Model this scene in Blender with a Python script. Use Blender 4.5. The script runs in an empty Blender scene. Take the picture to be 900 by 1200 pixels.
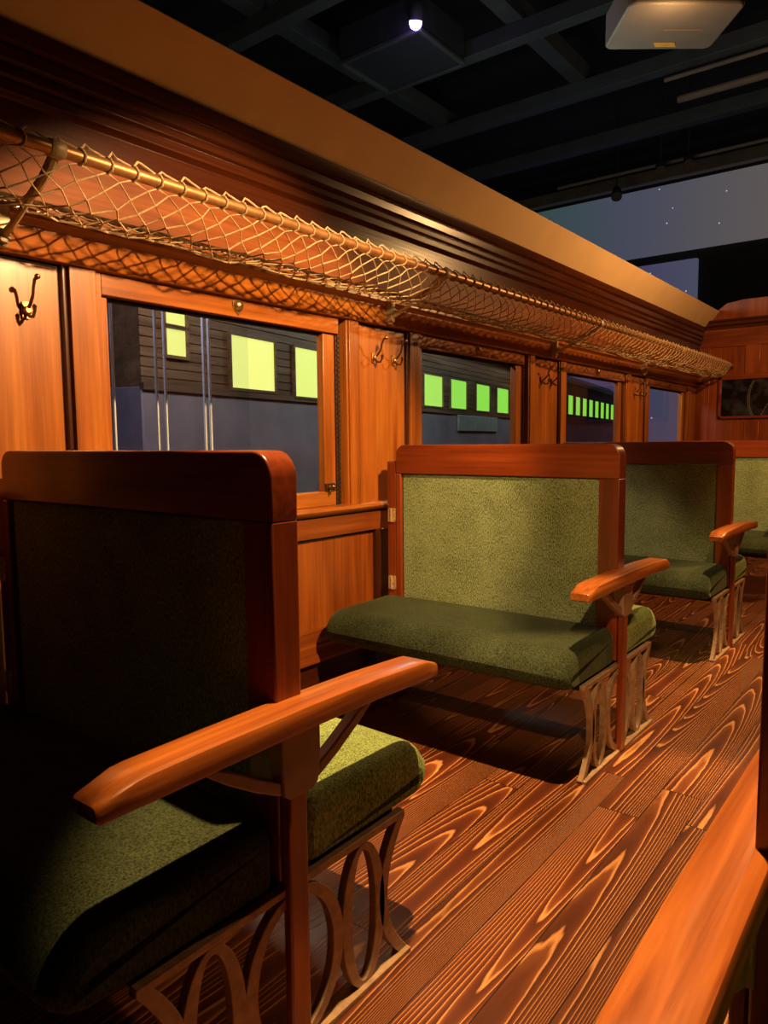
import bpy, math, random
from mathutils import Matrix, Vector

random.seed(7)
S = bpy.context.scene
COL = S.collection
PI = math.pi

# ------------------------------------------------------------------ camera, world, lights, exposure
cam_d = bpy.data.cameras.new('camera')
cam = bpy.data.objects.new('camera', cam_d); COL.objects.link(cam); S.camera = cam
cam_d.sensor_fit = 'VERTICAL'; cam_d.sensor_height = 36.0; cam_d.lens = 855.5 / 1200 * 36.0
cam_d.clip_start = 0.02
_y, _p, _r = math.radians(-37.8743), math.radians(-5.4812), math.radians(0.5142)
fwd = Vector((math.sin(_y) * math.cos(_p), math.cos(_y) * math.cos(_p), math.sin(_p)))
rt0 = Vector((math.cos(_y), -math.sin(_y), 0)); dn0 = fwd.cross(rt0)
rt = rt0 * math.cos(_r) + dn0 * math.sin(_r); dn = -rt0 * math.sin(_r) + dn0 * math.cos(_r)
M3 = Matrix((rt, -dn, -fwd)).transposed()
cam.matrix_world = Matrix.Translation((2.1557, 0, 1.2)) @ M3.to_4x4()

w = bpy.data.worlds.new('world'); S.world = w; w.use_nodes = True
w.node_tree.nodes['Background'].inputs[0].default_value = (0.9, 0.8, 0.7, 1)
w.node_tree.nodes['Background'].inputs[1].default_value = 0.003
S.view_settings.view_transform = 'Standard'; S.view_settings.look = 'None'
S.view_settings.exposure = 0.0; S.view_settings.gamma = 1.0
S.view_settings.use_curve_mapping = False
S.cycles.max_bounces = 8; S.cycles.transparent_max_bounces = 16

WARM = (1.0, 0.62, 0.27)
def spot(loc, aim, energy, size_deg, blend=0.5, radius=0.04, color=WARM):
    l = bpy.data.lights.new('spot_lamp', 'SPOT'); l.energy = energy; l.color = color
    l.spot_size = math.radians(size_deg); l.spot_blend = blend; l.shadow_soft_size = radius
    o = bpy.data.objects.new('spot_lamp', l); COL.objects.link(o); o.location = loc
    o.rotation_euler = (Vector(aim) - Vector(loc)).to_track_quat('-Z', 'Y').to_euler()
    return o
def point(loc, energy, radius=0.1, color=WARM):
    l = bpy.data.lights.new('point_light', 'POINT'); l.energy = energy; l.color = color; l.shadow_soft_size = radius
    o = bpy.data.objects.new('point_light', l); COL.objects.link(o); o.location = loc
    return o
# warm exhibition spots: wall washer, overhead aisle spots, a shuttered one aimed at the second bench back
spot((1.90, 1.88, 2.40), (0.0, 1.80, 1.04), 400, 66, 0.3)
spot((1.60, 1.45, 5.00), (1.80, 1.55, 0.0), 1950, 31.5, 0.25)
spot((1.90, 5.45, 2.70), (0.6, 5.6, 1.0), 185, 165, 0.4, color=(1.0, 0.54, 0.20))
spot((1.70, 3.75, 4.40), (2.15, 3.70, 0.0), 1000, 42, 0.5)
spot((2.30, 3.20, 3.0), (1.05, 6.2, 0.8), 360, 22, 0.4)  # unseen spot added to brighten the farthest bench back
spot((2.45, -0.7, 2.9), (0.92, 2.7, 0.82), 350, 22, 0.4)
# hall glow around the hung projector, unseen fills added for the hall and the carriages outside
point((0.50, 5.42, 4.02), 7, 0.06)
point((1.5, 12.0, 6.3), 30, 0.5, (1.0, 0.66, 0.42))
point((-4.0, 10.0, 5.5), 8, 0.5, (0.7, 0.85, 0.9))
point((-0.9, 1.9, 2.5), 36, 0.15, (0.80, 0.78, 1.0))
point((-1.1, 3.0, 2.55), 40, 0.2, (1.0, 0.75, 0.5))
point((-1.5, 6.2, 2.9), 80, 0.3, (0.7, 0.9, 0.85))
point((-2.2, 10.5, 3.0), 40, 0.3, (0.7, 0.9, 0.85))

# ------------------------------------------------------------------ mesh helpers
class MB:
    def __init__(s): s.v = []; s.f = []; s.m = []; s.sm = []
    def add(s, vs, fs, m=0, smooth=False):
        b = len(s.v); s.v += [tuple(p) for p in vs]
        for f in fs: s.f.append([b + i for i in f]); s.m.append(m); s.sm.append(smooth)
        return s
    def box(s, x0, x1, y0, y1, z0, z1, m=0):
        vs = [(x, y, z) for x in (x0, x1) for y in (y0, y1) for z in (z0, z1)]
        return s.add(vs, [(0, 1, 3, 2), (4, 6, 7, 5), (0, 4, 5, 1), (2, 3, 7, 6), (0, 2, 6, 4), (1, 5, 7, 3)], m)
    def prism(s, poly, ax, a, b, m=0):
        def P(u, v, t): return {'x': (t, u, v), 'y': (u, t, v), 'z': (u, v, t)}[ax]
        n = len(poly)
        vs = [P(u, v, a) for u, v in poly] + [P(u, v, b) for u, v in poly]
        fs = [[i, (i + 1) % n, n + (i + 1) % n, n + i] for i in range(n)] + [list(range(n))[::-1], list(range(n, 2 * n))]
        return s.add(vs, fs, m)
    def ring(s, outer, inner, ax, a, b, m=0):
        """closed band between two loops of equal length, extruded along ax"""
        def P(u, v, t): return {'x': (t, u, v), 'y': (u, t, v), 'z': (u, v, t)}[ax]
        n = len(outer)
        vs = [P(*q, a) for q in outer] + [P(*q, a) for q in inner] + [P(*q, b) for q in outer] + [P(*q, b) for q in inner]
        fs = []
        for i in range(n):
            j = (i + 1) % n
            fs += [[i, j, n + j, n + i], [2 * n + i, 3 * n + i, 3 * n + j, 2 * n + j], [i, 2 * n + i, 2 * n + j, j], [n + i, n + j, 3 * n + j, 3 * n + i]]
        return s.add(vs, fs, m)
    def loft(s, rings, m=0, smooth=True, caps=True):
        n = len(rings[0]); vs = [p for r in rings for p in r]; fs = []
        for k in range(len(rings) - 1):
            for i in range(n):
                j = (i + 1) % n; fs.append([k * n + i, k * n + j, (k + 1) * n + j, (k + 1) * n + i])
        s.add(vs, fs, m, smooth)
        if caps:
            s.add(rings[0], [list(range(n))[::-1]], m); s.add(rings[-1], [list(range(n))], m)
        return s
    def tube(s, path, r, n=8, m=0):
        P = [Vector(p) for p in path]; rings = []; up = None
        for i, p in enumerate(P):
            t = (P[min(i + 1, len(P) - 1)] - P[max(i - 1, 0)]).normalized()
            if up is None:
                up = Vector((0, 0, 1)) if abs(t.z) < .9 else Vector((0, 1, 0))
            a = t.cross(up).normalized(); up = a.cross(t).normalized()
            rr = r[i] if isinstance(r, (list, tuple)) else r
            rings.append([p + (a * math.cos(k / n * 2 * PI) + up * math.sin(k / n * 2 * PI)) * rr for k in range(n)])
        return s.loft(rings, m)
    def lathe(s, prof, c, axis, n=16, m=0):
        ax = Vector(axis).normalized(); a = ax.orthogonal().normalized(); b = ax.cross(a)
        rings = [[Vector(c) + ax * h + (a * math.cos(k / n * 2 * PI) + b * math.sin(k / n * 2 * PI)) * r for k in range(n)] for r, h in prof]
        return s.loft(rings, m)
    def build(s, name, mats, parent=None, bevel=0, seg=2, loc=(0, 0, 0)):
        me = bpy.data.meshes.new(name); me.from_pydata(s.v, [], s.f)
        for mt in (mats if isinstance(mats, (list, tuple)) else [mats]): me.materials.append(mt)
        me.polygons.foreach_set('material_index', s.m); me.polygons.foreach_set('use_smooth', [True] * len(s.f))
        import bmesh
        b = bmesh.new(); b.from_mesh(me)
        bmesh.ops.recalc_face_normals(b, faces=b.faces); b.to_mesh(me); b.free()
        me.set_sharp_from_angle(angle=math.radians(34))
        o = bpy.data.objects.new(name, me); COL.objects.link(o); o.location = loc
        if parent: o.parent = parent
        if bevel:
            md = o.modifiers.new('bevel', 'BEVEL'); md.width = bevel; md.segments = seg; md.limit_method = 'ANGLE'; md.angle_limit = math.radians(40)
        return o
def tag(o, label=None, cat=None, group=None, kind=None):
    if label: o['label'] = label
    if cat: o['category'] = cat
    if group: o['group'] = group
    if kind: o['kind'] = kind
    return o
def thing(name, loc, label, cat, group=None, rz=0):
    o = bpy.data.objects.new(name, None); COL.objects.link(o); o.location = loc; o.rotation_euler = (0, 0, rz)
    o.empty_display_size = .1
    return tag(o, label, cat, group)
def dup(root, loc, label, rz=0):
    r = root.copy(); COL.objects.link(r); r.location = loc; r.rotation_euler = (0, 0, rz); r['label'] = label
    for ch in list(root.children):
        c = ch.copy(); COL.objects.link(c); c.parent = r
        for g in ch.children:
            d = g.copy(); COL.objects.link(d); d.parent = c
    return r
def rrect(x0, x1, z0, z1, r, n=5):
    """rounded rectangle; r = radii for (x0z0, x1z0, x1z1, x0z1)"""
    if not isinstance(r, (list, tuple)): r = (r,) * 4
    out = []
    for (cx, cz, a0, q) in ((x0, z0, PI, r[0]), (x1, z0, 1.5 * PI, r[1]), (x1, z1, 0, r[2]), (x0, z1, .5 * PI, r[3])):
        ox = cx + (q if cx == x0 else -q); oz = cz + (q if cz == z0 else -q)
        for k in range(n + 1):
            a = a0 + k / n * PI / 2; out.append((ox + q * math.cos(a), oz + q * math.sin(a)))
    return out

# ------------------------------------------------------------------ materials
def new_mat(name):
    m = bpy.data.materials.new(name); m.use_nodes = True; nt = m.node_tree
    return m, nt, nt.nodes['Principled BSDF'], nt.nodes.new, nt.links.new
def ramp(N, stops):
    r = N('ShaderNodeValToRGB'); e = r.color_ramp.elements
    while len(e) < len(stops): e.new(.5)
    for i, (p, c) in enumerate(stops): e[i].position = p; e[i].color = (*c, 1) if len(c) == 3 else c
    return r
def wood(name, dark, mid, light, axis='z', rough=.32, coat=.25, across=9., along=.7, fine=70., bump=.04):
    m, nt, P, N, L = new_mat(name)
    tc = N('ShaderNodeTexCoord'); oi = N('ShaderNodeObjectInfo')
    off = N('ShaderNodeVectorMath'); off.operation = 'MULTIPLY_ADD'
    comb = N('ShaderNodeCombineXYZ')
    for i in range(3): L(oi.outputs['Random'], comb.inputs[i])
    L(comb.outputs[0], off.inputs[0]); off.inputs[1].default_value = (7, 9, 11); L(tc.outputs['Object'], off.inputs[2])
    def noise(a, b, det, dist):
        mp = N('ShaderNodeMapping'); sc = [a, a, a]; sc['xyz'.index(axis)] = b; mp.inputs['Scale'].default_value = sc
        L(off.outputs[0], mp.inputs[0])
        n = N('ShaderNodeTexNoise'); n.inputs['Scale'].default_value = 1; n.inputs['Detail'].default_value = det
        n.inputs['Roughness'].default_value = .6; n.inputs['Distortion'].default_value = dist; L(mp.outputs[0], n.inputs['Vector']); return n
    n1 = noise(across, along, 5, .6); n2 = noise(fine, 2.2, 3, .2)
    r1 = ramp(N, [(.3, dark), (.5, mid), (.72, light)]); L(n1.outputs['Fac'], r1.inputs[0])
    r2 = ramp(N, [(.3, (.72, .68, .64)), (.65, (1.08, 1.06, 1.04))]); L(n2.outputs['Fac'], r2.inputs[0])
    mx = N('ShaderNodeMix'); mx.data_type = 'RGBA'; mx.blend_type = 'MULTIPLY'; mx.inputs[0].default_value = 1
    L(r1.outputs[0], mx.inputs[6]); L(r2.outputs[0], mx.inputs[7]); L(mx.outputs[2], P.inputs['Base Color'])
    P.inputs['Specular IOR Level'].default_value = .5 if coat > 0 else .22
    P.inputs['Roughness'].default_value = rough; P.inputs['Coat Weight'].default_value = coat; P.inputs['Coat Roughness'].default_value = .18
    bp = N('ShaderNodeBump'); bp.inputs['Strength'].default_value = bump; bp.inputs['Distance'].default_value = .01
    L(n2.outputs['Fac'], bp.inputs['Height']); L(bp.outputs[0], P.inputs['Normal'])
    return m
def fabric(name, dark, light, rough=.95, sheen=.15, tint=(.7, .8, .4)):
    m, nt, P, N, L = new_mat(name)
    tc = N('ShaderNodeTexCoord')
    def noise(sc, det, s3=(1, 1, 1)):
        mp = N('ShaderNodeMapping'); mp.inputs['Scale'].default_value = s3; L(tc.outputs['Object'], mp.inputs[0])
        n = N('ShaderNodeTexNoise'); n.inputs['Scale'].default_value = sc; n.inputs['Detail'].default_value = det; n.inputs['Roughness'].default_value = .7
        L(mp.outputs[0], n.inputs['Vector']); return n
    n1 = noise(230, 3, (1, 1, .5)); n2 = noise(7, 4)
    a = N('ShaderNodeMath'); a.operation = 'MULTIPLY_ADD'; L(n2.outputs['Fac'], a.inputs[0]); a.inputs[1].default_value = .22; L(n1.outputs['Fac'], a.inputs[2])
    mid = tuple((p * .5 + q * .5) for p, q in zip(dark, light))
    r = ramp(N, [(.46, dark), (.60, mid), (.76, light)]); L(a.outputs[0], r.inputs[0]); L(r.outputs[0], P.inputs['Base Color'])
    P.inputs['Roughness'].default_value = rough; P.inputs['Specular IOR Level'].default_value = .15
    P.inputs['Sheen Weight'].default_value = sheen; P.inputs['Sheen Tint'].default_value = (*tint, 1); P.inputs['Sheen Roughness'].default_value = .4
    bp = N('ShaderNodeBump'); bp.inputs['Strength'].default_value = .5; bp.inputs['Distance'].default_value = .003
    L(n1.outputs['Fac'], bp.inputs['Height']); L(bp.outputs[0], P.inputs['Normal'])
    return m
def plain(name, col, rough=.5, metal=0., var=.15, scale=30., spec=.5, bump=0.):
    m, nt, P, N, L = new_mat(name)
    tc = N('ShaderNodeTexCoord'); n = N('ShaderNodeTexNoise'); n.inputs['Scale'].default_value = scale; n.inputs['Detail'].default_value = 4
    L(tc.outputs['Object'], n.inputs['Vector'])
    r = ramp(N, [(.3, tuple(c * (1 - var) for c in col)), (.7, tuple(min(1, c * (1 + var)) for c in col))])
    L(n.outputs['Fac'], r.inputs[0]); L(r.outputs[0], P.inputs['Base Color'])
    P.inputs['Roughness'].default_value = rough; P.inputs['Metallic'].default_value = metal; P.inputs['Specular IOR Level'].default_value = spec
    if bump:
        bp = N('ShaderNodeBump'); bp.inputs['Strength'].default_value = bump; bp.inputs['Distance'].default_value = .004
        L(n.outputs['Fac'], bp.inputs['Height']); L(bp.outputs[0], P.inputs['Normal'])
    return m
def emit(name, col, strength):
    m, nt, P, N, L = new_mat(name)
    P.inputs['Base Color'].default_value = (*[c * .3 for c in col], 1); P.inputs['Emission Color'].default_value = (*col, 1); P.inputs['Emission Strength'].default_value = strength
    P.inputs['Roughness'].default_value = .6
    return m
def glass_mat(name, tint=(1, 1, 1), refl=.07):
    m, nt, P, N, L = new_mat(name); nt.nodes.remove(P)
    t = N('ShaderNodeBsdfTransparent'); t.inputs[0].default_value = (*tint, 1)
    g = N('ShaderNodeBsdfGlossy'); g.inputs['Roughness'].default_value = .03; g.inputs[0].default_value = (.9, .95, 1, 1)
    lw = N('ShaderNodeFresnel'); lw.inputs['IOR'].default_value = 1.4
    ge = N('ShaderNodeNewGeometry'); iv = N('ShaderNodeMath'); iv.operation = 'SUBTRACT'; iv.inputs[0].default_value = 1; L(ge.outputs['Backfacing'], iv.inputs[1])
    mu = N('ShaderNodeMath'); mu.operation = 'MULTIPLY'; L(lw.outputs[0], mu.inputs[0]); L(iv.outputs[0], mu.inputs[1])
    mx = N('ShaderNodeMixShader'); L(mu.outputs[0], mx.inputs[0]); L(t.outputs[0], mx.inputs[1]); L(g.outputs[0], mx.inputs[2])
    L(mx.outputs[0], nt.nodes['Material Output'].inputs[0])
    return m
def floor_mat():
    m, nt, P, N, L = new_mat('old_plank_floor')
    def math_(op, a, b=None, c=None):
        n = N('ShaderNodeMath'); n.operation = op
        for i, q in enumerate((a, b, c)):
            if q is None: continue
            if isinstance(q, (int, float)): n.inputs[i].default_value = q
            else: L(q, n.inputs[i])
        return n.outputs[0]
    tc = N('ShaderNodeTexCoord'); sp = N('ShaderNodeSeparateXYZ'); L(tc.outputs['Object'], sp.inputs[0])
    X, Y = sp.outputs[0], sp.outputs[1]
    W = .1325
    xs = math_('DIVIDE', math_('ADD', X, -1.558 + W * 20), W); ix = math_('FLOOR', xs); fx = math_('SUBTRACT', xs, ix)
    wn = N('ShaderNodeTexWhiteNoise'); wn.noise_dimensions = '1D'; L(ix, wn.inputs['W'])
    ys = math_('DIVIDE', math_('ADD', Y, math_('MULTIPLY_ADD', wn.outputs['Value'], 2.3, 4.0)), 2.1); iy = math_('FLOOR', ys); fy = math_('SUBTRACT', ys, iy)
    idn = math_('MULTIPLY_ADD', iy, 17.31, ix); wn2 = N('ShaderNodeTexWhiteNoise'); wn2.noise_dimensions = '1D'; L(idn, wn2.inputs['W'])
    pr = wn2.outputs['Value']
    # growth rings: contour lines of a stretched height field
    cb = N('ShaderNodeCombineXYZ'); L(math_('MULTIPLY', X, 4.6), cb.inputs[0]); L(math_('MULTIPLY', Y, .42), cb.inputs[1]); L(math_('MULTIPLY', idn, 3.7), cb.inputs[2])
    n1 = N('ShaderNodeTexNoise'); n1.inputs['Scale'].default_value = 1; n1.inputs['Detail'].default_value = 1.0; n1.inputs['Roughness'].default_value = .3; n1.inputs['Distortion'].default_value = .1
    L(cb.outputs[0], n1.inputs['Vector'])
    cb2 = N('ShaderNodeCombineXYZ'); L(math_('MULTIPLY', X, 60), cb2.inputs[0]); L(math_('MULTIPLY', Y, 9), cb2.inputs[1]); L(idn, cb2.inputs[2])
    n2 = N('ShaderNodeTexNoise'); n2.inputs['Scale'].default_value = 1; n2.inputs['Detail'].default_value = 3; L(cb2.outputs[0], n2.inputs['Vector'])
    cc = math_('SUBTRACT', fx, math_('MULTIPLY_ADD', pr, .8, .1))
    cath = math_('MULTIPLY_ADD', math_('MULTIPLY', cc, cc), 15., math_('MULTIPLY', Y, math_('MULTIPLY_ADD', wn.outputs['Value'], 5., -2.5)))
    g = math_('MULTIPLY_ADD', n2.outputs['Fac'], .30, math_('ADD', cath, math_('MULTIPLY_ADD', n1.outputs['Fac'], 22., math_('MULTIPLY', X, 22.))))
    fr = math_('FRACT', g)
    rg = ramp(N, [(0., (.070, .015, .004)), (.45, (.11, .024, .006)), (.76, (.19, .050, .012)), (.88, (.60, .26, .08)), (.94, (.52, .20, .06)), (1., (.070, .015, .004))])
    L(fr, rg.inputs[0])
    # per-plank tone and worn patches
    tone = math_('MULTIPLY_ADD', pr, .55, .70)
    n3 = N('ShaderNodeTexNoise'); n3.inputs['Scale'].default_value = 2.6; n3.inputs['Detail'].default_value = 5; L(tc.outputs['Object'], n3.inputs['Vector'])
    tone2 = math_('MULTIPLY', tone, math_('MULTIPLY_ADD', n3.outputs['Fac'], .7, .62))
    vm = N('ShaderNodeVectorMath'); vm.operation = 'SCALE'; L(rg.outputs[0], vm.inputs[0]); L(tone2, vm.inputs['Scale'])
    # seams
    ex = math_('MINIMUM', fx, math_('SUBTRACT', 1.0, fx)); ey = math_('MINIMUM', fy, math_('SUBTRACT', 1.0, fy))
    sx = math_('LESS_THAN', ex, .012); sy = math_('LESS_THAN', ey, .0010); se = math_('MAXIMUM', sx, sy)
    mx = N('ShaderNodeMix'); mx.data_type = 'RGBA'; L(se, mx.inputs[0]); L(vm.outputs[0], mx.inputs[6]); mx.inputs[7].default_value = (.012, .004, .001, 1)
    L(mx.outputs[2], P.inputs['Base Color'])
    rr = math_('MULTIPLY_ADD', n3.outputs['Fac'], .22, .26); L(rr, P.inputs['Roughness'])
    P.inputs['Coat Weight'].default_value = .15
    bp = N('ShaderNodeBump'); bp.inputs['Strength'].default_value = .35; bp.inputs['Distance'].default_value = .004
    pk = ramp(N, [(.5, (0, 0, 0)), (.88, (1, 1, 1)), (1., (0, 0, 0))]); L(fr, pk.inputs[0])
    h = math_('SUBTRACT', math_('MULTIPLY', pk.outputs[0], .5), math_('MULTIPLY', se, 2.))
    L(h, bp.inputs['Height']); L(bp.outputs[0], P.inputs['Normal'])
    return m
def sky_screen_mat(name, c0, c1, c2, x0, x1, strength):
    """projected night sky: smooth horizontal gradient with a few stars"""
    m, nt, P, N, L = new_mat(name)
    tc = N('ShaderNodeTexCoord'); sp = N('ShaderNodeSeparateXYZ'); L(tc.outputs['Object'], sp.inputs[0])
    mr = N('ShaderNodeMapRange'); L(sp.outputs[0], mr.inputs[0]); mr.inputs[1].default_value = x0; mr.inputs[2].default_value = x1
    r = ramp(N, [(0, c0), (.5, c1), (1, c2)]); L(mr.outputs[0], r.inputs[0])
    vo = N('ShaderNodeTexVoronoi'); vo.inputs['Scale'].default_value = 2.9; L(tc.outputs['Object'], vo.inputs['Vector'])
    lt = N('ShaderNodeMath'); lt.operation = 'LESS_THAN'; L(vo.outputs['Distance'], lt.inputs[0]); lt.inputs[1].default_value = .055
    mx = N('ShaderNodeMix'); mx.data_type = 'RGBA'; L(lt.outputs[0], mx.inputs[0]); L(r.outputs[0], mx.inputs[6]); mx.inputs[7].default_value = (.5, .55, .75, 1)
    P.inputs['Base Color'].default_value = (.02, .02, .02, 1); L(mx.outputs[2], P.inputs['Emission Color']); P.inputs['Emission Strength'].default_value = strength
    P.inputs['Roughness'].default_value = .9
    return m

OR_D, OR_M, OR_L = (.22, .052, .007), (.42, .122, .015), (.56, .20, .030)
M_dado = wood('dado_wood', (.17, .034, .006), (.31, .074, .011), (.44, .125, .02), 'z')
M_dadoy = wood('dado_rail_wood', (.15, .030, .006), (.26, .06, .010), (.37, .10, .017), 'y')
M_frieze = wood('frieze_board_wood', (.15, .034, .006), (.24, .06, .010), (.34, .10, .018), 'y', rough=.55, coat=0)
M_panel = wood('varnished_panel_wood', OR_D, OR_M, OR_L, 'z')
M_rail = wood('varnished_rail_wood', OR_D, OR_M, OR_L, 'y', rough=.3, coat=.6)
M_railx = wood('varnished_crosswise_wood', OR_D, OR_M, OR_L, 'x')
DK = ((.040, .009, .003), (.062, .014, .004), (.095, .023, .006))
M_dark = wood('dark_moulding_wood', *DK, 'y', rough=.26, coat=0)
M_darkv = wood('dark_upright_wood', *DK, 'z', rough=.3, coat=.4)
M_darkx = wood('dark_crosswise_wood', *DK, 'x', rough=.3, coat=.4)
RD = ((.15, .024, .005), (.24, .042, .008), (.34, .070, .012))
M_bx = wood('bench_frame_wood_level', *RD, 'x', rough=.3, coat=.4)
M_bz = wood('bench_frame_wood_upright', *RD, 'z', rough=.3, coat=.4)
M_arm = wood('armrest_wood', (.18, .036, .006), (.36, .095, .014), (.50, .16, .026), 'y', rough=.34, coat=.3, across=30, along=1.2)
M_black = plain('shadow_gap_black', (.008, .005, .004), .8)
M_fab = fabric('green_velvet', (.045, .062, .022), (.37, .44, .20))
M_seat = fabric('green_seat_velvet_shaded', (.008, .011, .004), (.062, .076, .032))  # same velvet darkened: shade put into the colour of the near-side cushions
M_seat2 = fabric('green_seat_velvet_lit', (.045, .065, .016), (.34, .42, .13))  # lit copy of the seat velvet for the far-side cushions
M_iron = plain('painted_cast_iron', (.36, .22, .12), .5, .1, .25, 40, bump=.25)
M_brk = plain('bracket_paint', (.33, .20, .12), .5, .0, .12, 25, bump=.1)
M_brass = plain('aged_brass', (.55, .33, .12), .3, .9, .3, 60)
M_bronze = plain('dark_bronze', (.16, .09, .045), .35, .8, .3, 80)
M_dkrack = plain('dark_rack_metal', (.10, .042, .018), .4, .5, .2, 60)
M_hinge = plain('pale_brass', (.75, .55, .28), .4, .6, .3, 120)
M_rod = plain('copper_brown_rod', (.42, .20, .075), .42, .6, .2, 30)
M_rackiron = plain('cream_painted_iron', (.50, .36, .20), .45, .1, .2, 40)
M_cord = plain('net_cord', (.55, .38, .20), .8, 0, .3, 200)
M_cream = plain('cream_paint', (.74, .50, .26), .75, 0, .05, 4, spec=.2)
M_glass = glass_mat('window_glass')
M_floor = floor_mat()

# ------------------------------------------------------------------ setting: floor, wall of the coach
PER = 1.7646
YW0, YE = -0.46, 8.108
MB().box(-.02, 3.25, YW0 - .6, YE, -.05, 0).build('floor', M_floor)['kind'] = 'structure'

wl = MB()
# lower wall (dado) between floor and sill; panels sit between stiles
wl.box(-.06, .0, YW0, YE, 0, .90, 1)
wl.box(.0, .0235, YW0, YE, .876, .8845, 5); wl.box(.0, .008, YW0, YE, .781, .79, 5)
wl.box(.0, .022, YW0, YE, .02, .255, 4)
wl.prism([(0, .255), (.045, .255), (.045, .275), (.03, .30), (.03, .325), (.022, .335), (0, .335)], 'y', YW0, YE, 2)
wl.box(.0, .022, YW0, YE, .335, .39, 2)
wl.box(.0, .022, YW0, YE, .79, .884, 2)
for k in range(-2, 4):
    y = 2.717 + (k) * PER
    wl.box(.0, .022, max(YW0, y - .035), min(YE, y + .085), .39, .79, 3) if y + .085 < YE else None
    if y + .1 < YE and y - .9 > YW0:
        wl.box(.0, .022, y + PER / 2 - .03, y + PER / 2 + .05, .39, .79, 3) if y + PER / 2 + .05 < YE else None
# uprights between the windows
for k in range(-2, 3):
    o = k * PER
    wl.box(-.06, -.03, 2.43 + o, 2.50 + o, .90, 1.74, 5)                                   # strap channel
    wl.prism([(-.06, 2.496 + o), (.004, 2.496 + o), (.010, 2.499 + o), (.010, 2.508 + o), (.004, 2.511 + o), (.016, 2.512 + o), (.016, 2.575 + o), (.010, 2.583 + o), (.004, 2.595 + o), (-.06, 2.595 + o)], 'z', .90, 1.74, 0)
    wl.box(-.06, .0, 2.595 + o, 2.944 + o, .90, 1.728, 0)
    wl.box(-.06, .0, 2.595 + o, 2.944 + o, 1.728, 1.74, 5)
    wl.prism([(-.06, 2.944 + o), (-.006, 2.944 + o), (-.006, 2.950 + o), (.008, 2.954 + o), (.010, 2.960 + o), (.008, 2.968 + o), (-.006, 2.972 + o), (-.006, 2.976 + o), (-.06, 2.976 + o)], 'z', .90, 1.74, 3)
    wl.prism([(-.06, 2.976 + o), (.014, 2.976 + o), (.014, 3.062 + o), (.006, 3.066 + o), (.006, 3.085 + o), (-.06, 3.085 + o)], 'z', .90, 1.74, 0)
yl = 2.43 + 3 * PER
wl.box(-.06, -.05, yl, yl + .057, .90, 1.74, 5)
wl.box(-.06, .014, yl + .057, yl + .16, .90, 1.74, 0)
wl.box(-.06, .0, yl + .16, YE, .90, 1.74, 0)
# wall above the windows up to the cornice
wl.box(-.06, .012, YW0, YE, 1.74, 2.10, 6)
wl.build('wall_left', [M_panel, M_dado, M_dadoy, M_darkv, M_dark, M_black, M_frieze], bevel=.003)['kind'] = 'structure'

# dado cap (sill rail)
tag(MB().prism([(-.05, .884), (.03, .884), (.03, .890), (.044, .894), (.052, .905), (.048, .917), (.036, .921), (-.05, .921)], 'y', YW0, YE)
    .build('trim_1', M_rail, bevel=.002), kind='structure')
# header moulding over the windows with picture rail
tag(MB().prism([(.012, 1.742), (.026, 1.742), (.030, 1.75), (.030, 1.80), (.036, 1.812), (.036, 1.826), (.05, 1.838), (.062, 1.842), (.062, 1.866), (.045, 1.872), (.012, 1.872)], 'y', YW0, YE)
    .build('trim_2', M_rail, bevel=.002), kind='structure')
# dark stepped cornice
tag(MB().prism([(.012, 2.06), (.022, 2.065), (.030, 2.075), (.030, 2.158), (.040, 2.166), (.052, 2.172), (.052, 2.20), (.046, 2.205), (.058, 2.214), (.058, 2.236), (.052, 2.243), (.066, 2.252), (.070, 2.285), (.064, 2.291), (.080, 2.30), (.090, 2.322), (.094, 2.338), (-.06, 2.338), (-.06, 2.10), (.012, 2.10)], 'y', YW0, YE)
    .build('trim_3', M_dark, bevel=.002), kind='structure')
# painted cove leaning into the coach
tag(MB().prism([(.080, 2.339), (.206, 2.492), (.19, 2.505), (.05, 2.345)], 'y', YW0, YE).build('trim_4', M_cream), kind='structure')

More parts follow.
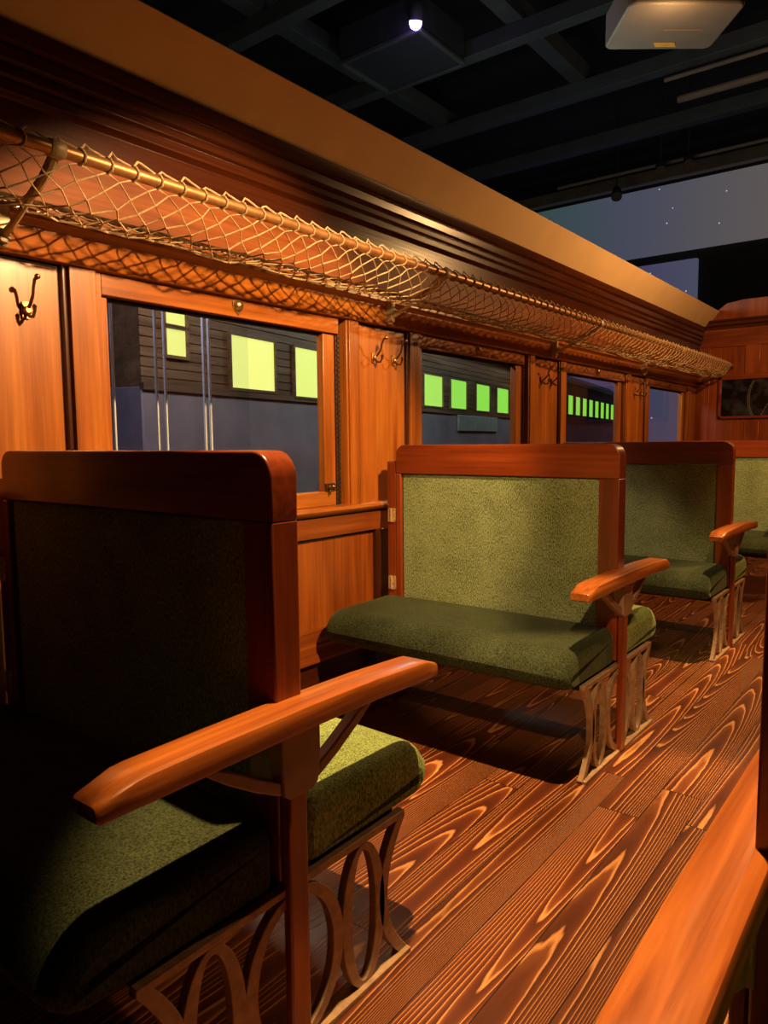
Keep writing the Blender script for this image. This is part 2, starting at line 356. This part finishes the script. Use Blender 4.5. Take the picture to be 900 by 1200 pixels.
# ------------------------------------------------------------------ windows
def track_mesh(y):
    t = MB(); t.box(-.05, -.010, y, y + .010, .93, 1.735)
    for i in range(36):
        z = .94 + i * .0212
        t.prism([(y + .009, z), (y + .020, z + .002), (y + .022, z + .006), (y + .020, z + .010), (y + .009, z + .012)], 'x', -.04, -.003)
    return t
def window(n, k):
    o = k * PER; y0, y1 = max(YW0, 3.086 + o), 2.442 + PER + o
    f = MB()
    f.box(-.05, -.012, y1 - .074, y1 - .002, .986, 1.668, 0)        # far stile
    f.box(-.05, -.012, y0, y0 + .028, .986, 1.668, 0)
    f.box(-.05, -.008, y0, y1 - .005, .921, .986, 1)                # bottom rail
    f.box(-.05, .004, y0, y1 + .012, 1.672, 1.739, 1)               # head rail
    f.box(-.05, -.03, y0, y1 - .005, 1.66, 1.672, 2)
    w = f.build('window_%d' % n, [M_panel, M_rail, M_black], bevel=.003); tag(w, kind='structure')
    MB().box(-.038, -.034, y0 + .02, y1 - .07, .975, 1.665).build('glass_pane', M_glass, w)
    c = (.004, (y0 + y1) / 2, 1.712)
    l = MB(); pts = [(c[1] + a, c[2] + b) for a, b in ((-.028, .02), (0, .024), (.028, .02), (.026, -.002), (.014, -.02), (0, -.034), (-.014, -.02), (-.026, -.002))]
    l.prism(pts, 'x', .003, .009); l.lathe([(.021, 0), (.021, .006), (.016, .012), (.008, .016), (.001, .017)], (.008, c[1], c[2] + .002), (1, 0, 0), 20)
    l.build('sash_lock', M_brass, w, bevel=.001)
    track_mesh(y1 + .002).build('window_track', M_dkrack, w)
    q = MB(); yy = y1 - .045
    q.box(-.012, -.004, yy - .03, yy + .03, .985, 1.02); q.lathe([(.011, 0), (.013, .005), (.009, .013), (.002, .016)], (-.004, yy - .012, 1.003), (1, 0, 0)); q.lathe([(.009, 0), (.010, .005), (.002, .012)], (-.004, yy + .016, 1.004), (1, 0, 0))
    q.tube([(-.002, yy - .012, .997), (.006, yy - .016, .985), (.004, yy - .014, .972)], .004)
    q.build('sash_latch', M_bronze, w, bevel=.001)
for n, k in ((1, -1), (2, 0), (3, 1), (4, 2), (6, -2)): window(n, k)

# ------------------------------------------------------------------ end wall of the coach
we = MB(); Y = YE
we.prism([(-.06, 0), (3.2, 0), (3.2, 2.595), (.43, 2.588), (.27, 2.566), (.20, 2.512), (.06, 2.37), (-.06, 2.36)], 'y', Y, Y + .06, 0)
for a, b, c, d in ((.0, .133, .55, 2.30), (.463, .60, 1.84, 2.14), (.93, 1.06, 1.84, 2.14), (.475, .61, .55, 1.38), (1.2, 3.2, .55, 2.3)):
    we.box(a, b, Y - .014, Y, c, d, 0)
we.box(0, 3.2, Y - .016, Y, 2.13, 2.31, 1); we.box(.133, 1.2, Y - .016, Y, 1.815, 1.85, 1)
we.prism([(Y, 2.31), (Y - .025, 2.31), (Y - .03, 2.335), (Y - .05, 2.345), (Y - .055, 2.375), (Y - .07, 2.385), (Y - .07, 2.40), (Y, 2.41)], 'x', 0.02, 3.2, 2)
we.box(0, 3.2, Y - .03, Y, 0, .25, 2); we.box(0, 3.2, Y - .04, Y, .86, .92, 1)
M_endp = wood('end_wall_panel_wood', (.14, .026, .005), (.27, .055, .009), (.38, .09, .015), 'z')
M_endx = wood('end_wall_rail_wood', (.13, .024, .005), (.24, .048, .008), (.34, .08, .013), 'x')
we.build('wall_end', [M_endp, M_endx, M_darkx], bevel=.003)['kind'] = 'structure'
M_dkglass, nt, P, N, L = new_mat('dark_etched_glass')
tc = N('ShaderNodeTexCoord'); nn = N('ShaderNodeTexNoise'); nn.inputs['Scale'].default_value = 9; nn.inputs['Detail'].default_value = 3; L(tc.outputs['Object'], nn.inputs['Vector'])
rr = ramp(N, [(.45, (.006, .006, .008)), (.75, (.05, .055, .08))]); L(nn.outputs['Fac'], rr.inputs[0]); L(rr.outputs[0], P.inputs['Base Color']); P.inputs['Roughness'].default_value = .12
M_etch = plain('etched_line', (.22, .20, .15), .6)
w5 = MB()
x0, x1, z0, z1 = .225, 1.13, 1.405, 1.822
for a, b, c, d in ((x0, x1, z1 - .025, z1), (x0, x1, z0, z0 + .025), (x0, x0 + .03, z0, z1), (x1 - .03, x1, z0, z1)): w5.box(a, b, Y - .032, Y, c, d)
w5 = tag(w5.build('window_5', M_bx, bevel=.003), kind='structure')
MB().box(x0 + .03, x1 - .03, Y - .018, Y - .012, z0 + .025, z1 - .025).build('glass_pane', M_dkglass, w5)
et = MB()
for cx, r in ((.86, .36), (.875, .36)):
    et.tube([(cx + r * math.cos(a), Y - .019, 1.60 + r * math.sin(a)) for a in [PI - .52 + i * 1.04 / 14 for i in range(15)]], .0025, 5)
et.tube([(.63, Y - .019, 1.435), (.67, Y - .019, 1.52), (.73, Y - .019, 1.61), (.82, Y - .019, 1.70)], .0025, 5)
et.build('etched_pattern', M_etch, w5)

# ------------------------------------------------------------------ coat hooks
def hook(loc, label):
    t = thing('coat_hook', loc, label, 'hook', 'coat hooks along the coach wall')
    b = MB(); b.prism(rrect(-.013, .013, -.026, .024, .006, 3), 'x', 0, .006); b.lathe([(.012, 0), (.012, .012), (.008, .016)], (.004, 0, -.002), (1, 0, 0), 12)
    b.build('back_plate', M_brass, t, bevel=.001)
    u = MB(); u.tube([(.008, 0, .0), (.028, 0, .012), (.046, 0, .034), (.052, 0, .058), (.062, 0, .078), (.075, 0, .084)], [.006, .005, .0045, .0045, .005, .006], 8)
    u.lathe([(.003, -.006), (.008, -.002), (.008, .004), (.003, .008)], (.077, 0, .084), (1, 0, .2), 10); u.build('upper_prong', M_bronze, t)
    l = MB(); l.tube([(.008, 0, -.006), (.024, 0, -.022), (.042, 0, -.024), (.052, 0, -.010), (.053, 0, .002)], [.006, .005, .0045, .0045, .006], 8)
    l.lathe([(.002, -.005), (.007, 0), (.002, .007)], (.053, 0, .004), (0, 0, 1), 10); l.build('lower_prong', M_bronze, t)
    return t
h0 = hook((.002, 1.078, 1.592), 'lone dark bronze coat hook on the panel left of the largest window')
for y, lb in ((2.698, 'left coat hook of the pair between the first and second windows'), (2.852, 'right coat hook of the pair between the first and second windows'),
              (2.698 + PER, 'left coat hook of the pair between the second and third windows'), (2.852 + PER, 'right coat hook of the pair between the second and third windows'),
              (2.698 + 2 * PER, 'left small coat hook of the pair beside the farthest purple window'), (2.852 + 2 * PER, 'right small coat hook of the pair beside the farthest purple window')):
    dup(h0, (.002, y, 1.592), lb)

# ------------------------------------------------------------------ luggage rack with knotted net
RX, RZ = .355, 1.932
rk = thing('luggage_rack', (0, YW0, 1.88), 'long luggage rack of knotted string net hung from a brass rail above the windows', 'luggage rack')
def L3(x, y, z): return (x, y - YW0, z - 1.88)
fr = MB(); fr.tube([L3(RX, YW0 + .02, RZ), L3(RX, 3, RZ), L3(RX, YE - .03, RZ)], 0.0165, 14); fr.build('front_rail', M_rod, rk)
br = MB(); br.tube([L3(.07, YW0 + .02, 1.882), L3(.07, YE - .03, 1.882)], .008, 8); br.build('wall_rail', M_bronze, rk)
def bracket_mesh(y):
    b = MB()
    b.prism(rrect(y - .014 - YW0, y + .014 - YW0, 1.755 - 1.88, 1.875 - 1.88, .01, 3), 'x', .03, .068)
    b.tube([L3(.05, y, 1.775), L3(.12, y, 1.80), L3(.20, y, 1.838), L3(.28, y, 1.872), L3(.325, y, 1.90), L3(RX, y, RZ - .002)], [.011, .0095, .009, .010, .012, .013], 8)
    b.tube([L3(.06, y, 1.862), L3(.13, y, 1.845), L3(.20, y, 1.852), L3(.27, y, 1.885), L3(.32, y, 1.922), L3(RX, y, RZ)], .006, 8)
    b.lathe([(.004, -.021), (.019, -.019), (.023, -.01), (.023, .01), (.019, .019), (.004, .021)], L3(RX, y, RZ), (0, 1, 0), 14)
    b.lathe([(.012, -.024), (.012, .003)], L3(.05, y, 1.77), (0, 0, 1), 10)
    return b
for y in (1.001, 2.768, 4.56, 6.33): bracket_mesh(y).build('bracket', M_rackiron, rk)
eb = MB(); eb.tube([L3(.05, YE - .03, 1.79), L3(.16, YE - .03, 1.83), L3(.28, YE - .03, 1.875), L3(RX, YE - .03, RZ)], .009, 8); eb.build('bracket', M_rackiron, rk)
prof = [(RX - .005, RZ - .016), (.352, 1.900), (.340, 1.872), (.318, 1.846), (.285, 1.828), (.245, 1.820), (.200, 1.818), (.155, 1.824), (.115, 1.840), (.085, 1.862), (.070, 1.880)]
nm = MB()
def poly(pts): nm.tube(pts, .0031, 5)
CW = .077
ncol = int((YE - YW0 - .1) / CW)
nodes = {}
def node(i, j):
    """knot j along the profile; knots sit between columns alternately"""
    key = (i, j)
    if key not in nodes:
        x, z = prof[j]; a = 0.35 if 0 < j < len(prof) - 1 else .1
        sag = .012 * math.sin(i * .9 + 1.3 * math.sin(i * .23)) * math.sin(j / 10 * PI)
        nodes[key] = L3(x + random.uniform(-.006, .006) * a * 2, YW0 + .06 + (i + .5 * (j % 2)) * CW + random.uniform(-.014, .014) * a * 2, z + sag * .6 + random.uniform(-.006, .006) * a * 2)
    return nodes[key]
for i in range(ncol):
    poly([node(i, j) for j in range(len(prof))])                                           # strand leaning one way
    poly([node(i if j % 2 == 0 else i - 1, j) for j in range(len(prof))])                  # strand leaning the other way
    yb = YW0 + .06 + i * CW
    loop = []
    for q in range(9):
        a = -PI / 2 + q / 8 * 2 * PI
        loop.append(L3(RX + .020 * math.cos(a), yb + .006 * math.sin(q), RZ + .020 * math.sin(a)))
    poly(loop)
    poly([L3(RX, yb, RZ + .016), L3(RX - .004, yb + .018, RZ + .034 + random.uniform(-.006, .006)), L3(RX - .004, yb + .030, RZ + .032 + random.uniform(-.006, .004)), L3(RX, yb + CW, RZ + .016)])
nm.build('net', M_cord, rk)

# ------------------------------------------------------------------ benches
def cushion(sgn):
    """long seat cushion; sgn -1 towards the camera, +1 away"""
    m = MB(); xa, xb = .075, 1.180
    st = []
    for x, ins in ((xa, .050), (xa + .005, .030), (xa + .014, .014), (xa + .03, .004), (xa + .05, 0), (.35, -.003), (.63, -.004), (.95, -.003), (xb - .05, 0), (xb - .03, .003), (xb - .014, .011), (xb - .005, .023), (xb, .040)):
        pr = rrect(.038 + ins * .6, .487 - ins, .352 + ins * .3, .490 - ins, (.015, .055 - ins * .4, .085 - ins * .4, .02), 6)
        crown = lambda y, z: z + (.010 * math.sin(max(0, min(1, (y - .04) / .42)) * PI) if z > .44 else 0) - (.012 * max(0, (y - .3) / .18) if z > .42 else 0)
        ring = [(x, sgn * y, crown(y, z)) for y, z in pr]
        st.append(ring)
    m.loft(st, smooth=True)
    return m
def ell(cy, cz, a, b, n=36): return [(cy + a * math.cos(i / n * 2 * PI), cz + b * math.sin(i / n * 2 * PI)) for i in range(n)]
def make_bench(loc, label, rz=0):
    t = thing('train_bench', loc, label, 'bench', 'double sided train benches', rz)
    H = .034
    f = MB()
    f.prism(rrect(.14, 1.182, 1.055, 1.186, (.004, .004, .05, .045), 6), 'y', -H, H, 0)
    f.box(1.102, 1.182, -H, H, .45, 1.055, 1); f.box(.14, .166, -H, H, .36, 1.055, 1); f.box(.14, 1.182, -H, H, .36, .46, 0)
    f.build('back_frame', [M_bx, M_bz], t, bevel=.007, seg=3)
    for s in (-1, 1):
        u = MB(); a, b = sorted((s * .004, s * (H - .012)))
        u.prism(rrect(.170, 1.100, .46, 1.053, .006, 2), 'y', a, b); u.build('back_upholstery', M_fab, t, bevel=.008, seg=3)
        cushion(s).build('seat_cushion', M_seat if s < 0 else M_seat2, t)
    MB().box(.09, 1.168, -.34, .34, .325, .353).build('seat_board', M_black, t, bevel=.003)
    MB().box(.085, .138, -.03, .03, 0, 1.112).build('wall_post', M_bz, t, bevel=.006)
    for z in (.545, .862):
        h = MB(); h.prism(rrect(.094, .134, z - .032, z + .032, .006, 3), 'y', -.036, -.030); h.tube([(.112, -.037, z - .03), (.112, -.037, z + .03)], .004, 8)
        h.build('hinge', M_hinge, t)
    MB().box(1.184, 1.207, -.030, .020, 0, .66).build('post', M_bz, t, bevel=.005)
    # armrest
    a = MB(); rings = []
    for y, wd, top, th in ((-.430, .032, .690, .022), (-.424, .036, .694, .030), (-.365, .0405, .711, .044), (-.34, .041, .713, .046), (-.2, .041, .715, .046), (0, .041, .716, .046), (.2, .041, .713, .046), (.36, .041, .705, .044), (.385, .0405, .703, .042), (.428, .036, .688, .030), (.434, .031, .684, .022)):
        rings.append([(1.200 + p, y, q) for p, q in rrect(-wd, wd, top - th, top, (.004, .004, .009, .009), 2)])
    a.loft(rings, smooth=False); a.build('armrest', M_arm, t)
    # painted bracket under the armrest
    b = MB()
    b.prism([(-.052, .672), (.052, .672), (.052, .60), (.045, .545), (.03, .535), (-.03, .535), (-.045, .545), (-.052, .60)], 'x', 1.176, 1.213)
    for s in (-1, 1):
        up = [(s * .05, .575), (s * .10, .60), (s * .16, .635), (s * .225, .668)]
        lo = [(s * .05, .548), (s * .11, .578), (s * .175, .618), (s * .245, .668)]
        pts = up + lo[::-1]
        b.prism(pts if s > 0 else pts[::-1], 'x', 1.182, 1.208)
    b.build('armrest_bracket', M_brk, t, bevel=.003)
    # cast iron end frame
    e = MB(); xa, xb = 1.172, 1.192
    e.box(xa, xb, -.355, .355, .334, .350)
    e.box(1.168, 1.204, -.36, .36, 0, .012)
    e.ring(ell(0, .170, .136, .166), ell(0, .170, .105, .146), 'x', xa, xb)
    for s in (-1, 1):
        e.ring(ell(s * .205, .170, .073, .166), ell(s * .205, .170, .040, .150), 'x', xa, xb)
        n = 12; up = []; dn_ = []
        for i in range(n + 1):
            z = .008 + i / n * .33; q = ((z - .17) / .165)
            y = .272 + .075 * q * q * (1.05 if q < 0 else .9)
            up.append((s * (y - .016), z)); dn_.append((s * (y + .016), z))
        pts = up + dn_[::-1]; e.prism(pts if s < 0 else pts[::-1], 'x', xa, xb)
    e.build('end_frame', M_iron, t, bevel=.0018)
    return t
YB = 2.717
b1 = make_bench((0, YB - PER, 0), 'nearest green bench, its back to the large window lost in shadow')
dup(b1, (0, YB, 0), 'middle bench with brightly lit olive back, between the first and second windows')
dup(b1, (0, YB + PER, 0), 'bench with dim dark green back, right behind the brightly lit one')
dup(b1, (0, YB + 2 * PER, 0), 'farthest pale green bench, partly hidden, nearest the end wall')
dup(b1, (3.176, YB - PER, 0), 'bench across the aisle showing only its broad orange armrest and dark back edge', PI)

# ------------------------------------------------------------------ outside the windows: other carriages
cd = Vector((-.183, .983, 0)).normalized(); cn = Vector((cd.y, -cd.x, 0)); P0 = Vector((-2.2, 3.715, 0))
ang = math.atan2(cd.y, cd.x)
M_cbody = plain('lilac_grey_panel', (.27, .23, .29), .55, 0, .2, 3)
M_cslat = wood('brown_slat_wood', (.10, .055, .03), (.17, .10, .055), (.26, .17, .10), 'x', rough=.6, coat=0)
M_croof = plain('grey_green_roof', (.10, .15, .14), .5, 0, .1, 2)
M_cdark = plain('dark_carriage_paint', (.03, .025, .03), .6)
M_plate = plain('pale_plate', (.30, .34, .34), .6, 0, .15, 12)
def carriage(t0, length, wins, label, z0, z1, extra=False):
    o = P0 + cd * t0
    t = thing('railway_carriage', (o.x, o.y, 0), label, 'railway carriage', None, ang)
    # local: x along the train, -y faces our coach, z up
    MB().box(0, length, 0, 1.4, .25, 1.58).build('body_panel', M_cbody, t, bevel=.01)
    sl = MB(); zz = 1.58
    while zz < 2.36:
        sl.box(0, length, .0, 1.4, zz, zz + .058); sl.box(0, length, .012, 1.4, zz + .058, zz + .065); zz += .065
    sl.box(0, length, -.02, .02, 1.555, 1.60)
    sl.build('slatted_wall', M_cslat, t)
    MB().prism([(-.12, 2.36), (-.12, 2.42), (.2, 2.60), (.7, 2.68), (1.2, 2.60), (1.5, 2.42), (1.5, 2.36)], 'x', -.1, length + .1).build('roof', M_croof, t)
    MB().box(.1, length - .1, .1, 1.3, 0, .25).build('underframe', M_cdark, t)
    for i, (a, b, c, d) in enumerate(wins):
        fr_ = MB(); e = .022
        fr_.box(a - e, b + e, -.025, .01, d, d + e); fr_.box(a - e, b + e, -.025, .01, c - e, c); fr_.box(a - e, a, -.025, .01, c, d); fr_.box(b, b + e, -.025, .01, c, d)
        fo = fr_.build('window', M_cslat, t)
        q = min(1, max(0, (a + t0) / 4.5))
        col = (.88 - .62 * q, .90 - .18 * q, .22 - .15 * q)
        MB().box(a, b, -.006, 0, c, d).build('pane', emit('lit_window', col, 1.0), fo)
    return t
ws = [(-.0 + .9, .56 + .9, 1.622, 2.018), (.85 + .9, 1.36 + .9, 1.60, 2.018)]
ws += [(.9 + s, .9 + s + .58, 1.63, 2.0) for s in (1.77, 2.68, 3.55, 4.39, 5.34, 6.24)]
ws = [(a, b, c, d) for a, b, c, d in ws] + [(.22, .42, 1.80, 1.985), (.22, .42, 2.0, 2.13)]
c1 = carriage(-.9, 8.6, ws, 'slatted carriage with yellow-green lit windows seen through the first two windows', 1.62, 2.02)
MB().box(5.55, 7.15, -.03, 0, 1.335, 1.55).build('sign_plate', M_plate, c1, bevel=.01)
ws2 = [(.25 + i * .68, .25 + i * .68 + .46, 1.74, 2.13) for i in range(10)]
carriage(8.3 + .9, 7.2, ws2, 'far carriage with a row of narrow green lit windows seen through the third window', 1.75, 2.1)

M_steel = plain('pale_streak', (.80, .86, .95), .45, .0, .05, 10)
M_pane = glass_mat('strip_backing_glass', (.93, .95, .97))
gp = thing('reflection_strips', (-.75, 1.6, 0), 'added clear sheet with slim pale strips imitating streaks reflected in the largest window', 'reflection stand-in')
gl = MB(); gl.box(-.004, .004, 0, 1.0, .3, 2.2); gl.build('glass_panel', M_pane, gp)
for y in (.19, .222, .442, .49, .714, .748): MB().box(-.008, .008, y - (.011 if y < .2 else .004), y + (.011 if y < .2 else .004), 0, 2.3).build('post', M_steel, gp, bevel=.002)  # pale strips added to imitate light streaks reflected in the pane

# ------------------------------------------------------------------ exhibition hall
M_hall = plain('black_hall_paint', (.030, .022, .017), .9, 0, .2, 2)
M_beam = plain('dark_steel_beam', (.075, .075, .07), .6, 0, .15, 3)
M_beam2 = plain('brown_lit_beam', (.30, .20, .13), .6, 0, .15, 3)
M_unit = plain('dark_unit_metal', (.06, .06, .065), .5, .3, .1, 5)
ZC = 8.9
tag(MB().box(-16, 10, -3, 21.4, ZC, ZC + .1).build('ceiling', M_hall), kind='structure')
tag(MB().box(-16, 10, 21.3, 21.4, -.05, ZC).build('wall_back', M_hall), kind='structure')
tag(MB().box(-16, -0.02, -3, 21.3, -.12, -.06).build('floor_hall', M_hall), kind='structure')
def k72(x, y): return 2.156 + 1.765 * (x - 2.156), 1.765 * y
for i, y4 in enumerate((4.5, 5.95, 7.27, 8.6)):
    y = 1.765 * y4; tag(MB().box(-14, 9, y - .12, y + .12, 7.2, 7.45).build('beam_%d' % (i + 1), M_beam, bevel=.01), kind='structure')
for i, x4 in enumerate((-2.6, -.97, .9)):
    x = k72(x4, 0)[0]; tag(MB().box(x - .14, x + .14, -2, 13.5, 7.45, 7.75).build('beam_%d' % (i + 5), M_beam, bevel=.01), kind='structure')
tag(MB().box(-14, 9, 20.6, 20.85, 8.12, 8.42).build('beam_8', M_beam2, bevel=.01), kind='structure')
M_scr = sky_screen_mat('projected_dusk_sky', (.030, .062, .060), (.062, .066, .100), (.105, .090, .085), -8.5, -1.8, 1.0)
M_scr2 = sky_screen_mat('projected_night_sky', (.052, .040, .125), (.052, .045, .11), (.062, .066, .105), -7.5, -3.6, 1.0)
s1 = MB(); s1.box(-9.5, 3, 21.12, 21.29, 6.32, 8.12)
tag(s1.build('projection_screen', M_scr), 'wide grey-blue starry projection screen high behind the end wall', 'screen')
s2 = MB(); s2.box(-9.5, -3.54, 21.12, 21.29, -.06, 6.05)
tag(s2.build('projection_screen', M_scr2), 'lower purple-blue starry screen ending above the far corner of the coach', 'screen')

# hung projector with warm glow
k = 1.25
pj = thing('projector', (.37, 5.78, 4.2), 'big dark ceiling projector hanging at the top of the photo in a warm glow', 'projector')
pj.rotation_euler = (0, 0, math.radians(38))
M_proj = plain('projector_casing', (.20, .15, .11), .5, 0, .08, 6)
MB().prism(rrect(-.41, .41, -.3, .3, .06, 4), 'z', 0, .24).build('body', M_proj, pj, bevel=.015, seg=3)
MB().lathe([(.09, 0), (.10, .03), (.10, .12), (.08, .14)], (-.15, -.3, .12), (0, -1, 0), 24).build('lens', M_unit, pj)
MB().prism([(-.06, .20), (.10, .20), (.13, .255), (-.03, .255)], 'z', -.004, .002).build('sticker', plain('orange_sticker', (.8, .4, .05), .5), pj)
MB().box(-.03, .03, -.03, .03, .24, 4.7).build('mount_pole', M_unit, pj)
MB().box(-.05, .25, .02, .035, -.003, .002).build('vent', M_brk, pj)

# purple moving light and flat hanging unit
vx, vy = k72(-1.358, 4.979)
pl = thing('stage_light', (vx, vy, 7.0), 'small stage light glowing bright violet against the black ceiling', 'stage light')
MB().lathe([(.05, .0), (.10, .02), (.11, .16), (.07, .24)], (0, 0, 0), (.3, -.3, 1), 18).build('housing', M_unit, pl)
MB().lathe([(.005, -.10), (.05, -.088), (.08, -.05), (.09, 0), (.08, .02)], (0, 0, 0), (-.2, .2, 1), 18).build('lens', emit('violet_lens', (.42, .26, 1.0), 12), pl)
MB().box(-.02, .02, -.02, .02, .2, .5).build('clamp', M_unit, pl)
point((vx + .1, vy - .1, 6.75), 3, .05, (.45, .3, 1.0))
ux, uy = k72(-1.8, 5.4)
un = thing('ventilation_unit', (ux, uy, 6.95), 'flat rectangular ventilation unit on the black ceiling below the violet light', 'ventilation unit')
MB().box(-.75, .75, -.6, .6, .05, .55).build('casing', M_unit, un, bevel=.02)
gr = MB()
for a, b, c, d in ((-.75, .75, -.62, -.56), (-.75, .75, .56, .62), (-.77, -.70, -.6, .6), (.70, .77, -.6, .6)): gr.box(a, b, c, d, 0, .06)
gr.build('rim', M_beam, un, bevel=.01)
def small_spot(x4, y4, label):
    x, y = k72(x4, y4)
    t = thing('hanging_spotlight', (x, y, 6.8), label, 'spotlight', 'dark spotlights under the hall ceiling')
    MB().lathe([(.11, 0), (.12, .02), (.10, .22), (.06, .30), (.02, .32)], (0, 0, 0), (-.2, .5, .85), 18).build('housing', M_unit, t)
    MB().lathe([(.122, -.004), (.122, .02), (.10, .02), (.10, -.004), (.122, -.004)], (0, 0, 0), (-.2, .5, .85), 18).build('rim', M_brk, t)
    MB().tube([(-.05, .1, .22), (-.05, .14, .42), (-.05, .14, 2.2)], .02).build('yoke', M_unit, t)
    return t
s0 = small_spot(-1.504, 9.742, 'hanging spotlight left of the others, just above the starry screen')
x, y = k72(-.762, 9.18); dup(s0, (x, y, 6.8), 'hanging spotlight in the middle of the three under the ceiling')
x, y = k72(-.443, 9.182); dup(s0, (x, y, 6.8), 'rightmost hanging spotlight of the three under the ceiling')
for (y4, z, r, lb) in ((7.3, 7.1, .035, 'thin lit pipe crossing the dark ceiling below the projector'), (7.72, 7.05, .06, 'thicker brown pipe crossing the dark ceiling beneath the thin one'), (9.45, 7.12, .035, 'pipe carrying the three hanging spotlights')):
    p = MB(); x0 = k72(-.15, 0)[0] if y4 < 9 else k72(-2.2, 0)[0]
    p.tube([(x0, y4 * 1.765, z + .0), (9, y4 * 1.765, z)], r, 10)
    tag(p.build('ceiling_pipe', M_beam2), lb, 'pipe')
